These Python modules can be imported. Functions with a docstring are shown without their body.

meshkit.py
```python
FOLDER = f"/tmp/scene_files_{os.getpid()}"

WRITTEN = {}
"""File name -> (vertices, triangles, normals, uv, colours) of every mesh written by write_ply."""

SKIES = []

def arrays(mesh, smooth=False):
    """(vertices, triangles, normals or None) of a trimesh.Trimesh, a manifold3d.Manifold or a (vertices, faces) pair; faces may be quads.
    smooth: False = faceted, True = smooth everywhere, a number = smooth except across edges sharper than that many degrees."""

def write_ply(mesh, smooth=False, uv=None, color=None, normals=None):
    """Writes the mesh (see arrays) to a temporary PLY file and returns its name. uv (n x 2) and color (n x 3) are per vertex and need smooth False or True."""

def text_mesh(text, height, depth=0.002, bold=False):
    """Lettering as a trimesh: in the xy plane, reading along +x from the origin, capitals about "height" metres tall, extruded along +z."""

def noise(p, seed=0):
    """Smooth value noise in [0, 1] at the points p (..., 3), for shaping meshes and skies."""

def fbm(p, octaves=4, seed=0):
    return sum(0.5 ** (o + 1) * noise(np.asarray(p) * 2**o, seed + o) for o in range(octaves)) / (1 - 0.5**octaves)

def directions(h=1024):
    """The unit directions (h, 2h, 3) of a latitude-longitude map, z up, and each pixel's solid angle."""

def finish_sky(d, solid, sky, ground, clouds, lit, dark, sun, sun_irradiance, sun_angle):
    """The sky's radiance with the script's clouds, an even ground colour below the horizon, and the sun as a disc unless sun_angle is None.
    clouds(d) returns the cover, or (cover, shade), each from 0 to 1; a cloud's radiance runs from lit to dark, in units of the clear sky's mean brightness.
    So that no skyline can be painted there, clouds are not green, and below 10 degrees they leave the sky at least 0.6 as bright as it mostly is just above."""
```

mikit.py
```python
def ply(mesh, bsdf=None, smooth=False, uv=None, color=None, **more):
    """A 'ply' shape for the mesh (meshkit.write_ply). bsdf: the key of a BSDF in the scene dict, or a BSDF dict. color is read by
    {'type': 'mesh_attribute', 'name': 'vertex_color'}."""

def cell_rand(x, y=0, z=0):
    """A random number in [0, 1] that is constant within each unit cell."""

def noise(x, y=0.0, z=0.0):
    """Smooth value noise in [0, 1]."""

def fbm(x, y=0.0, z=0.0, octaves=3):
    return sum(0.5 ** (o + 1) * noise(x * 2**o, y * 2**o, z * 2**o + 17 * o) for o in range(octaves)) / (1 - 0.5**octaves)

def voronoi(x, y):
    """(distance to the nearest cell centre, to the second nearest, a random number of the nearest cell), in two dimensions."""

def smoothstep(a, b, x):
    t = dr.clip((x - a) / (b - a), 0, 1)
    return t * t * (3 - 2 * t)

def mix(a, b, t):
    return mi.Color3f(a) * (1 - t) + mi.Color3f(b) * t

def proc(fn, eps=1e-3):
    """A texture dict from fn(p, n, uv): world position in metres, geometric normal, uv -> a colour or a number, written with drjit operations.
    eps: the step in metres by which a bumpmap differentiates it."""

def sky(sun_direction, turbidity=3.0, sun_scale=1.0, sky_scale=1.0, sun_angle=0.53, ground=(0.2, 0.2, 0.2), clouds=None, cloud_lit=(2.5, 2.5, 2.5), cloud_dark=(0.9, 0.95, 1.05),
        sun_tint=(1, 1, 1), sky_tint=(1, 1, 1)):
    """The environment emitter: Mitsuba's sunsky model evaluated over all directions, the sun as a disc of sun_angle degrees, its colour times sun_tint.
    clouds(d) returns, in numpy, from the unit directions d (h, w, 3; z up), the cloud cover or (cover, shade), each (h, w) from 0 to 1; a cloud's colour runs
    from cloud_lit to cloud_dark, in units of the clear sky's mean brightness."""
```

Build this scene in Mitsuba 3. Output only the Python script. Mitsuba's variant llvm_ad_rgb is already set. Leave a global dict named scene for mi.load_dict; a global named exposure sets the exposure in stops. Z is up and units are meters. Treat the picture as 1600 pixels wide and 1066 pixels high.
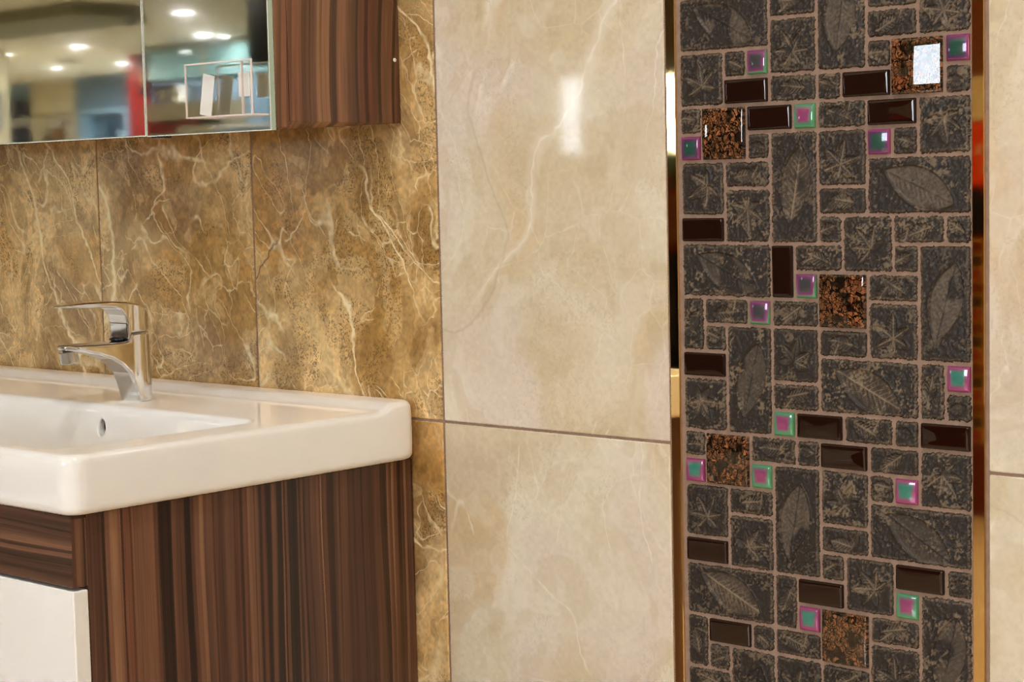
import math, numpy as np, trimesh, manifold3d as m3, mitsuba as mi, drjit as dr, mikit, meshkit
from mikit import noise, fbm, voronoi, cell_rand, smoothstep, mix, proc
T = mi.ScalarTransform4f
scene, labels = {}, {}

# ------------------------------------------------------------------ camera
CAM = np.array([1.07115, -1.41213, -0.16675])
_yaw, _pitch, _roll = -0.73932, -0.082704, -0.022654
_F = np.array([math.sin(_yaw) * math.cos(_pitch), math.cos(_yaw) * math.cos(_pitch), math.sin(_pitch)])
_R = np.cross(_F, [0, 0, 1]); _R /= np.linalg.norm(_R)
_U = np.cross(_R, _F)
_UP = -math.sin(_roll) * _R + math.cos(_roll) * _U
scene['camera'] = {'type': 'perspective', 'fov': math.degrees(2 * math.atan(800 / 2953.25)), 'fov_axis': 'x', 'near_clip': 0.02, 'far_clip': 100.0,
                   'to_world': T().look_at(origin=CAM.tolist(), target=(CAM + _F).tolist(), up=_UP.tolist())}
# ------------------------------------------------------------------ light levels
exposure = 0.12
LAMP = [202.0, 201.0, 196.0]            # showroom downlights, warm white
MALL_LAMP = [560.0, 555.0, 540.0]      # mall downlights
DAY = [9.0, 10.2, 11.4]                  # daylight in the shop-front panes

FLOOR, CEIL = -1.265, 1.335

# ------------------------------------------------------------------ helpers
def lin(r, g, b):
    f = lambda c: c / 12.92 if c <= 0.04045 else ((c + 0.055) / 1.055) ** 2.4
    return [f(r / 255), f(g / 255), f(b / 255)]

def rgb(c): return {'type': 'rgb', 'value': list(map(float, c))}

def bsdf(key, d):
    scene[key] = {'type': 'twosided', 'bsdf': d}
    return key

def pbr(key, color, rough=0.5, spec=0.5, metal=0.0, **more):
    return bsdf(key, {'type': 'principled', 'base_color': color if isinstance(color, dict) else rgb(color), 'roughness': rough, 'specular': spec, 'metallic': metal, **more})

_used = {}
def name_key(name):
    n = _used.get(name, -1) + 1
    _used[name] = n
    return name if n == 0 else f'{name}_{n:03d}'

def put(name, mesh, mat, parent=None, smooth=False, label=None, cat=None, group=None, kind=None, **more):
    key = name_key(f'{parent}__{name}' if parent else name)
    d = mesh if isinstance(mesh, dict) else mikit.ply(mesh, mat, smooth, **more)
    scene[key] = d
    tag(key, label, cat, group, kind)
    return key

def tag(key, label=None, cat=None, group=None, kind=None):
    d = {k: v for k, v in (('label', label), ('category', cat), ('group', group), ('kind', kind)) if v}
    if d: labels[key] = d

def thing(name, label, cat, group=None):
    key = name_key(name)
    tag(key, label, cat, group)
    return key

def box(x0, x1, y0, y1, z0, z1, r=0.0, seg=3):
    """A box; r > 0 rounds its edges."""
    if r <= 0:
        m = trimesh.creation.box(extents=(x1 - x0, y1 - y0, z1 - z0))
        m.apply_translation(((x0 + x1) / 2, (y0 + y1) / 2, (z0 + z1) / 2))
        return m
    s = m3.Manifold.sphere(r, seg * 4)
    return m3.Manifold.batch_hull([s.translate((x, y, z)) for x in (x0 + r, x1 - r) for y in (y0 + r, y1 - r) for z in (z0 + r, z1 - r)])

def cbox(x0, x1, y0, y1, z0, z1, c=0.001):
    """A box with chamfered edges."""
    P = []
    for sx in (0, 1):
        for sy in (0, 1):
            for sz in (0, 1):
                b = np.array([(x0, x1)[sx], (y0, y1)[sy], (z0, z1)[sz]], float)
                d = np.array([1 - 2 * sx, 1 - 2 * sy, 1 - 2 * sz]) * c
                for a in range(3):
                    q = b + d; q[a] = b[a]; P.append(q)
    return m3.Manifold.hull_points(np.array(P))

def man(m):
    k = m.to_mesh()
    return trimesh.Trimesh(k.vert_properties[:, :3], k.tri_verts, process=False)

def cat_mesh(*ms): return trimesh.util.concatenate([man(m) if hasattr(m, 'to_mesh') else m for m in ms])

def lathe(profile, n=40):
    return trimesh.creation.revolve(np.array(profile, float), sections=n)

def frame_mesh(x0, x1, z0, z1, w, y0, y1):
    return cat_mesh(box(x0, x0 + w, y0, y1, z0, z1), box(x1 - w, x1, y0, y1, z0, z1), box(x0 + w, x1 - w, y0, y1, z0, z0 + w), box(x0 + w, x1 - w, y0, y1, z1 - w, z1))

def surface_net(sdf, lo, hi, h, newton=4):
    """A closed mesh of sdf(x, y, z) = 0 (numpy): surface nets, then Newton steps on to the surface."""
    lo, hi = np.array(lo, float), np.array(hi, float)
    n = np.ceil((hi - lo) / h).astype(int) + 1
    ax = [lo[k] + h * np.arange(n[k]) for k in range(3)]
    g = np.empty(n, np.float32)
    for i in range(0, n[0], 24):
        X, Y, Z = np.meshgrid(ax[0][i:i + 24], ax[1], ax[2], indexing='ij')
        g[i:i + 24] = sdf(X, Y, Z)
    s = g < 0
    c = np.zeros(n - 1, bool); allin = np.ones(n - 1, bool)
    for a in (0, 1):
        for b in (0, 1):
            for d in (0, 1):
                q = s[a:n[0] - 1 + a, b:n[1] - 1 + b, d:n[2] - 1 + d]
                c |= q; allin &= q
    cells = np.argwhere(c & ~allin)
    idx = -np.ones(n - 1, int); idx[tuple(cells.T)] = np.arange(len(cells))
    acc = np.zeros((len(cells), 3)); cnt = np.zeros((len(cells), 1))
    cor = np.array([[a, b, d] for a in (0, 1) for b in (0, 1) for d in (0, 1)])
    for i in range(8):
        for j in range(i + 1, 8):
            if np.abs(cor[i] - cor[j]).sum() != 1: continue
            va = g[tuple((cells + cor[i]).T)]; vb = g[tuple((cells + cor[j]).T)]
            m = (va < 0) != (vb < 0)
            t = np.where(m, va / np.where(m, va - vb, 1), 0)[:, None]
            acc += np.where(m[:, None], cor[i] + t * (cor[j] - cor[i]), 0); cnt += m[:, None]
    v = lo + h * (cells + acc / cnt)
    F = []
    for a in range(3):
        b, d = (a + 1) % 3, (a + 2) % 3
        e = np.argwhere(np.take(s, range(n[a] - 1), a) != np.take(s, range(1, n[a]), a))
        e = e[(e[:, b] > 0) & (e[:, d] > 0) & (e[:, b] < n[b] - 1) & (e[:, d] < n[d] - 1)]
        eb, ed = np.eye(3, dtype=int)[b], np.eye(3, dtype=int)[d]
        q = np.stack([idx[tuple((e - eb - ed).T)], idx[tuple((e - ed).T)], idx[tuple(e.T)], idx[tuple((e - eb).T)]], 1)
        inside = s[tuple(e.T)]
        q = np.where(inside[:, None], q, q[:, ::-1])
        F.append(q)
    f = np.vstack(F)
    f = np.vstack([f[:, [0, 1, 2]], f[:, [0, 2, 3]]])
    e = h * 0.15
    for _ in range(newton):
        d0 = sdf(*v.T)
        gr = np.stack([(sdf(*(v + e * np.eye(3)[k]).T) - sdf(*(v - e * np.eye(3)[k]).T)) / (2 * e) for k in range(3)], 1)
        st = -d0[:, None] * gr / np.maximum((gr ** 2).sum(1, keepdims=True), 0.2)
        L = np.linalg.norm(st, axis=1, keepdims=True)
        v = v + st * np.minimum(1, 0.6 * h / np.maximum(L, 1e-12))
    return trimesh.Trimesh(v, f, process=False)

def smax(a, b, k):
    h = np.maximum(k - np.abs(a - b), 0) / k
    return np.maximum(a, b) + h * h * k * 0.25
def smin(a, b, k): return -smax(-a, -b, k)
def sstep(a, b, x):
    t = np.clip((x - a) / (b - a), 0, 1); return t * t * (3 - 2 * t)
def poly_sdf(x, y, pts):
    """Signed distance to a closed polygon."""
    pts = np.asarray(pts, float); d = np.full(x.shape, 1e9); s = np.ones(x.shape)
    for i in range(len(pts)):
        a, b = pts[i], pts[i - 1]
        ex, ey = b - a; wx, wy = x - a[0], y - a[1]
        t = np.clip((wx * ex + wy * ey) / (ex * ex + ey * ey), 0, 1)
        d = np.minimum(d, (wx - ex * t) ** 2 + (wy - ey * t) ** 2)
        c1, c2, c3 = y >= a[1], y < b[1], ex * wy > ey * wx
        s = np.where((c1 & c2 & c3) | (~c1 & ~c2 & ~c3), -s, s)
    return s * np.sqrt(d)
def rrect(x, y, x0, x1, y0, y1, r):
    qx = np.abs(x - (x0 + x1) / 2) - (x1 - x0) / 2 + r; qy = np.abs(y - (y0 + y1) / 2) - (y1 - y0) / 2 + r
    return np.hypot(np.maximum(qx, 0), np.maximum(qy, 0)) + np.minimum(np.maximum(qx, qy), 0) - r

# ------------------------------------------------------------------ materials
def ridge(v, w): return 1 - smoothstep(0.0, w, dr.abs(v - 0.5))

def vein_set(u, v, ang, fa, fl, seed, width, lo, hi, mf=9.0):
    """Thin broken veins running along the direction ang (radians)."""
    c, s = math.cos(ang), math.sin(ang)
    a, l = -u * s + v * c, u * c + v * s
    return ridge(noise(a * fa + 20, l * fl + 20, seed), width) * smoothstep(lo, hi, noise(u * mf, v * mf, seed + 50))

def brown_marble(p, n, uv):
    x, z = p.x, p.z
    ti = dr.floor((x + 0.3170) / 0.299) + 7 * dr.floor((z + 0.4145) / 0.6)
    X, Z = x + cell_rand(ti, 3) * 9 + 3, z + cell_rand(ti, 8) * 9 + 3
    wx = (fbm(X * 11, Z * 11, 1.0, octaves=2) - 0.5) * 0.075
    wz = (fbm(X * 11, Z * 11, 5.0, octaves=2) - 0.5) * 0.075
    jx = (fbm(X * 90, Z * 90, 1.5, octaves=2) - 0.5) * 0.010
    jz = (fbm(X * 90, Z * 90, 5.5, octaves=2) - 0.5) * 0.010
    u, v = X + wx + jx, Z + wz + jz
    big = fbm(u * 11, v * 9, 2.0, octaves=4)
    col = mix(lin(160, 124, 72), lin(210, 178, 128), smoothstep(0.28, 0.72, big))
    col = mix(col, lin(156, 130, 100), smoothstep(0.55, 0.72, noise(u * 15, v * 12, 8.0)) * 0.6)
    col = mix(col, lin(182, 134, 70), smoothstep(0.62, 0.8, noise(u * 13 + 4, v * 10, 3.0)) * 0.5)
    col = mix(col, lin(124, 92, 52), smoothstep(0.58, 0.76, noise(u * 17 + 9, v * 15, 14.0)) * 0.55)
    fl = fbm(u * 46, v * 34, 19.0, octaves=3)
    col = mix(col, lin(206, 178, 132), smoothstep(0.58, 0.66, fl) * 0.38)
    col = mix(col, lin(122, 90, 50), smoothstep(0.42, 0.35, fl) * 0.38)
    g1, g2 = fbm(X * 330 + 3 * wx, Z * 260, 3.0, octaves=2), fbm(X * 130, Z * 130, 7.0, octaves=2)
    col = col * (0.60 + 0.45 * g1 + 0.36 * g2)
    speck = smoothstep(0.60, 0.74, noise(X * 700, Z * 620, 4.0)) * smoothstep(0.50, 0.70, fbm(u * 26, v * 26, 9.0, octaves=2))
    col = mix(col, lin(96, 66, 32), speck * 0.6)
    A = vein_set(u, v, -1.12, 8.5, 1.3, 11.0, 0.022, 0.42, 0.62, 6.0)
    A2 = vein_set(u, v, -1.00, 8.5, 1.3, 11.0, 0.085, 0.42, 0.62, 6.0)
    B = vein_set(u, v, -0.85, 24, 4.0, 13.0, 0.024, 0.50, 0.66, 11.0)
    C = vein_set(u, v, 0.75, 21, 5.0, 15.0, 0.020, 0.54, 0.68, 10.0)
    D = vein_set(u, v, -1.35, 40, 8.0, 17.0, 0.030, 0.50, 0.64, 14.0)
    E_ = dr.maximum(vein_set(u, v, -1.0, 62, 14.0, 27.0, 0.040, 0.50, 0.64, 16.0), vein_set(u, v, 0.5, 50, 16.0, 29.0, 0.034, 0.54, 0.66, 13.0))
    a, b, _ = voronoi(u * 46 + 30, v * 38 + 30)
    net = (1 - smoothstep(0.0, 0.09, b - a)) * smoothstep(0.56, 0.70, noise(u * 13, v * 13, 25.0)) * smoothstep(0.35, 0.6, noise(u * 60, v * 60, 26.0))
    vein = dr.maximum(dr.maximum(A, B * 0.8), dr.maximum(dr.maximum(C * 0.75, D * 0.6), dr.maximum(net * 0.6, E_ * 0.6)))
    vein = vein * (0.40 + 0.9 * noise(X * 190, Z * 190, 6.0))
    col = mix(col, lin(196, 170, 124), A2 * 0.45)
    col = mix(col, lin(232, 214, 176), dr.clip(vein, 0, 0.9))
    crack = vein_set(u, v, 0.95, 7, 2.0, 31.0, 0.010, 0.56, 0.70, 7.0)
    return dr.minimum(mix(col, lin(92, 64, 36), crack * 0.75) * mi.Color3f(1.13, 1.12, 1.06), 0.85)

def cream_marble(p, n, uv):
    x, z = p.x, p.z
    ti = dr.floor((x + 0.3160) / 0.3) + 5 * dr.floor((z + 0.4145) / 0.6)
    X, Z = x + cell_rand(ti, 4) * 9 + 2, z + cell_rand(ti, 9) * 9 + 2
    wx = (fbm(X * 9, Z * 9, 1.0, octaves=2) - 0.5) * 0.08
    wz = (fbm(X * 9, Z * 9, 5.0, octaves=2) - 0.5) * 0.08
    jx = (fbm(X * 80, Z * 80, 1.5, octaves=2) - 0.5) * 0.008
    jz = (fbm(X * 80, Z * 80, 5.5, octaves=2) - 0.5) * 0.008
    u, v = X + wx + jx, Z + wz + jz
    big = fbm(u * 9, v * 9, 2.0, octaves=4)
    col = mix(lin(202, 186, 155), lin(217, 206, 184), smoothstep(0.3, 0.7, big))
    col = mix(col, lin(212, 198, 184), smoothstep(0.50, 0.76, fbm(u * 8, v * 7, 8.0, octaves=2)) * 0.75)
    col = mix(col, lin(206, 180, 142), smoothstep(0.60, 0.82, fbm(u * 12 + 4, v * 10, 3.0, octaves=2)) * 0.6)
    col = col * (0.93 + 0.14 * fbm(X * 240, Z * 240, 3.0, octaves=2))
    A = vein_set(u, v, 1.0, 9, 1.6, 11.0, 0.014, 0.48, 0.66, 7.0)
    A2 = vein_set(u, v, 1.0, 9, 1.6, 11.0, 0.08, 0.48, 0.66, 7.0)
    B = vein_set(u, v, 1.45, 22, 3.0, 13.0, 0.016, 0.54, 0.68, 9.0)
    C = vein_set(u, v, -0.6, 16, 3.5, 15.0, 0.014, 0.56, 0.70, 8.0)
    a, b, _ = voronoi(u * 24 + 30, v * 20 + 30)
    net = (1 - smoothstep(0.0, 0.06, b - a)) * smoothstep(0.54, 0.70, noise(u * 9, v * 9, 25.0))
    vein = dr.maximum(dr.maximum(A * 0.7, B * 0.6), dr.maximum(C * 0.5, net * 0.30)) * (0.10 + 0.95 * noise(X * 130, Z * 130, 6.0))
    col = mix(col, lin(226, 215, 196), A2 * 0.6)
    col = mix(col, lin(228, 219, 202), smoothstep(0.56, 0.70, fbm(u * 30, v * 22, 19.0, octaves=3)) * 0.30)
    col = mix(col, lin(190, 170, 134), smoothstep(0.44, 0.32, fbm(u * 34 + 7, v * 30, 18.0, octaves=3)) * 0.28)
    col = mix(col, lin(240, 232, 218), dr.clip(vein, 0, 0.75))
    crack = vein_set(u, v, -0.75, 6, 1.8, 31.0, 0.005, 0.60, 0.72, 7.0)
    col = mix(col, lin(160, 140, 112), crack * 0.22)
    sp = smoothstep(0.66, 0.80, noise(X * 460, Z * 460, 4.0)) * smoothstep(0.55, 0.72, fbm(u * 22, v * 22, 9.0, octaves=2))
    return mix(col, lin(178, 160, 130), sp * 0.22)

def zebrano(a, l):
    """Dark striped veneer: a runs across the grain, l along it (metres)."""
    w = (noise(a * 10, l * 2.2, 3.0) - 0.5) * 0.026 + (noise(a * 34, l * 6, 4.0) - 0.5) * 0.005 + (noise(a * 160, l * 16, 4.5) - 0.5) * 0.0012
    q = (a + w) * 1.45
    base = fbm(q * 42, l * 0.8, 1.0, octaves=4)
    col = mix(lin(70, 45, 34), lin(116, 80, 60), smoothstep(0.25, 0.75, base))
    col = mix(col, lin(98, 52, 36), smoothstep(0.5, 0.8, noise(q * 75, l * 0.7, 9.0)) * 0.4)
    thin = smoothstep(0.55, 0.72, noise(q * 260, l * 0.9, 15.0))
    col = mix(col, lin(58, 34, 22), thin * 0.55)
    light = smoothstep(0.70, 0.78, noise(q * 110 + 9, l * 0.5, 5.0)) * smoothstep(0.45, 0.7, noise(q * 22, l * 0.4, 6.0))
    col = mix(col, lin(146, 108, 80), light * 0.75)
    dark = smoothstep(0.62, 0.72, noise(q * 85, l * 0.4, 7.0)) * smoothstep(0.46, 0.62, noise(q * 19 + 5, l * 0.3, 8.0))
    col = mix(col, lin(30, 19, 14), dark * 0.9)
    dl = smoothstep(0.70, 0.80, noise(q * 190, l * 0.5, 17.0))
    col = mix(col, lin(34, 21, 15), dl * 0.7)
    fib = fbm(q * 900, l * 18, 2.0, octaves=2)
    return col * (0.74 + 0.52 * fib)

pbr('brown_marble', proc(brown_marble), 0.09, 0.5)
pbr('cream_marble', proc(cream_marble), 0.045, 0.5)
pbr('wood_side', proc(lambda p, n, uv: zebrano(p.y + p.x * 0.7 + 3.1, p.z + 2.0)), 0.30, 0.4)
pbr('wood_front', proc(lambda p, n, uv: zebrano(p.z * 0.9 + 5.3, p.x + 4.0)), 0.30, 0.4)
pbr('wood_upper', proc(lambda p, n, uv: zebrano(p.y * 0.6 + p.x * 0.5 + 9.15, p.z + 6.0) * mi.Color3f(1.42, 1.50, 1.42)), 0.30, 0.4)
pbr('wall_grout', proc(lambda p, n, uv: mix(lin(128, 104, 90), lin(150, 126, 110), fbm(p.x * 160, p.z * 160, 1.0))), 0.8, 0.2)
pbr('mosaic_grout', proc(lambda p, n, uv: mix(lin(160, 138, 130), lin(186, 164, 154), fbm(p.x * 190, p.z * 190, 1.0))), 0.75, 0.2)
pbr('ceramic', lin(240, 239, 236), 0.03, 0.5)
pbr('white_lacquer', lin(236, 235, 232), 0.06, 0.5)
pbr('chrome', [0.83, 0.84, 0.86], 0.02, 0.5, 1.0)
pbr('chrome_dull', [0.72, 0.73, 0.74], 0.12, 0.5, 1.0)
pbr('gold', [0.93, 0.66, 0.30], 0.02, 0.5, 1.0)
pbr('mirror_silver', [0.70, 0.73, 0.69], 0.0, 0.5, 1.0)
pbr('mirror_edge', lin(168, 190, 172), 0.2, 0.5)
pbr('mirror_white_edge', lin(226, 228, 222), 0.15, 0.5)
pbr('black_plastic', lin(18, 19, 24), 0.12, 0.5)
pbr('dark_hole', lin(24, 14, 10), 0.8, 0.0)
pbr('shadow_gap', lin(38, 30, 26), 0.8, 0.1)
bsdf('stone', {'type': 'principled', 'base_color': {'type': 'mesh_attribute', 'name': 'vertex_color'}, 'roughness': 0.38, 'specular': 0.20})
bsdf('brown_glass', {'type': 'plastic', 'diffuse_reflectance': rgb(lin(52, 24, 16)), 'int_ior': 1.6, 'nonlinear': True})
bsdf('dichroic', {'type': 'principled', 'base_color': {'type': 'mesh_attribute', 'name': 'vertex_color'}, 'roughness': 0.06, 'specular': 0.6, 'metallic': 0.25, 'clearcoat': 1.0, 'clearcoat_gloss': 0.99})
def crackle(p, n, uv):
    wx = (fbm(p.x * 150, p.z * 150, 1.0) - 0.5) * 0.010
    wz = (fbm(p.x * 150, p.z * 150, 6.0) - 0.5) * 0.010
    a, b, r = voronoi((p.x + wx) * 300 + 60, (p.z + wz) * 240 + 60)
    a2, b2, r2 = voronoi((p.x + wz) * 150 + 60, (p.z + wx) * 120 + 60)
    line = dr.maximum(1 - smoothstep(0.06, 0.22, b - a), 1 - smoothstep(0.05, 0.16, b2 - a2))
    line = dr.maximum(line, smoothstep(0.60, 0.72, fbm(p.x * 120, p.z * 100, 3.0, octaves=2)) * 0.9)
    foil = mix(lin(128, 88, 58), lin(206, 150, 104), r) * (0.7 + 0.6 * noise(p.x * 1100, p.z * 1100, 2.0))
    return mix(foil, lin(15, 12, 11), dr.clip(line, 0, 1))
bsdf('crackle_glass', {'type': 'plastic', 'diffuse_reflectance': proc(crackle), 'int_ior': 1.75, 'nonlinear': True})

pbr('plaster', lin(214, 204, 178), 0.7, 0.2)
pbr('ceiling_paint', lin(226, 218, 192), 0.85, 0.1)
pbr('bulkhead_paint', lin(146, 144, 118), 0.7, 0.2)
pbr('cream_paint', lin(222, 210, 176), 0.6, 0.3)
pbr('grey_wall', lin(120, 112, 102), 0.7, 0.2)
pbr('blue_paint', lin(116, 142, 166), 0.5, 0.3)
pbr('blue_dark', lin(62, 92, 122), 0.5, 0.3)
pbr('blue_light', lin(150, 186, 214), 0.5, 0.3)
pbr('teal_glass', lin(132, 170, 174), 0.08, 0.5)
pbr('navy', lin(34, 42, 68), 0.3, 0.4)
pbr('red_paint', lin(128, 9, 9), 0.25, 0.5)
pbr('dark_red', lin(92, 18, 8), 0.2, 0.5)
pbr('orange', lin(232, 70, 20), 0.4, 0.4)
pbr('beige', lin(182, 172, 146), 0.6, 0.3)
pbr('white_paint', lin(232, 230, 222), 0.5, 0.3)
pbr('purple_blue', lin(60, 52, 130), 0.4, 0.4)
pbr('grey_blue', lin(120, 132, 150), 0.5, 0.3)
pbr('wood_pale', lin(150, 110, 70), 0.5, 0.3)
pbr('green_leaf', lin(58, 92, 36), 0.5, 0.3)
pbr('petal_red', lin(200, 24, 18), 0.5, 0.3)
pbr('terracotta', lin(120, 72, 46), 0.7, 0.2)
pbr('yellow_grout', lin(226, 176, 60), 0.5, 0.3)
pbr('floor_tile', lin(206, 182, 150), 0.14, 0.5)
pbr('floor_grout', lin(90, 70, 52), 0.8, 0.2)
pbr('mall_paving', lin(206, 192, 170), 0.3, 0.4)
pbr('skin_tone', lin(176, 120, 84), 0.5, 0.3)
pbr('card_white', lin(242, 241, 236), 0.5, 0.3)
bsdf('acrylic_edge', {'type': 'principled', 'base_color': rgb(lin(236, 222, 216)), 'roughness': 0.15, 'specular': 0.5})
scene['acrylic'] = {'type': 'thindielectric', 'int_ior': 1.49}

# ------------------------------------------------------------------ the room
put('floor', box(-24, 7.2, -14.2, 0.2, FLOOR - 0.12, FLOOR - 0.004), 'floor_grout', kind='structure', label='tan tiled showroom floor with thin dark joints')
_ft = mikit.ply(cbox(-0.298, 0.298, -0.298, 0.298, -0.012, 0.0, 0.0015), 'floor_tile', 20)
for i in range(-7, 4):
    for j in range(-11, 0):
        put('tile', {**_ft, 'to_world': T().translate([i * 0.6 + 0.25, j * 0.6 + 0.3, FLOOR])}, None, 'floor')
put('paving', box(-24, -7.0, -14.2, 0.0, FLOOR - 0.003, FLOOR + 0.001), 'mall_paving', 'floor', label='pale stone mall paving')
put('ceiling', box(-24, 7.2, -14.2, 0.2, CEIL, CEIL + 0.1), 'ceiling_paint', kind='structure', label='cream plastered ceiling with recessed downlights')
put('wall_right', box(7.0, 7.2, -14.2, 0.2, FLOOR, CEIL), 'plaster', kind='structure')

# back wall: grout bed, then every tile
GX0, GX1 = -0.0148, 0.3124
put('wall_back', box(-24, 7.0, 0.0016, 0.2, FLOOR, CEIL), 'wall_grout', kind='structure', label='display wall of brown and cream marble-look tiles')
def tile_row(name, x0, x1, z0, z1, mat):
    put(name, cbox(x0 + 0.0014, x1 - 0.0014, 0.0, 0.010, z0 + 0.0014, z1 - 0.0014, 0.0011), mat, 'wall_back', smooth=40)
ZR = [FLOOR, -1.0145, -0.4145, 0.1855, 0.7855, CEIL]
BX = [-2.111, -1.812, -1.513, -1.214, -0.915, -0.616, -0.3170]
for za, zb in zip(ZR[:-1], ZR[1:]):
    for xa, xb in zip(BX[:-1], BX[1:]): tile_row('brown_tile', xa, xb, za, zb, 'brown_marble')
    tile_row('cream_tile', -0.3170, -0.0160, za, zb, 'cream_marble')
    for xa in (0.3140, 0.6140, 0.9140, 1.2140): tile_row('cream_tile', xa, xa + 0.3, za, zb, 'cream_marble')

# gold strips either side of the mosaic
for k, (xa, xb) in enumerate(((-0.0148, -0.0038), (0.3008, 0.3118)), 1):
    gm = man(cbox(xa, xb, -0.0006, 0.008, FLOOR, CEIL, 0.0004)); gm.vertices[:, 1] -= (gm.vertices[:, 0] - (xa + xb) / 2) * (0.0310, 0.004)[k - 1]
    put(f'trim_{k}', gm, 'gold', kind='structure',
        label=('mirror polished gold strip between the cream tile and the mosaic', 'mirror polished gold strip between the mosaic and the right cream tiles')[k - 1])

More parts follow.
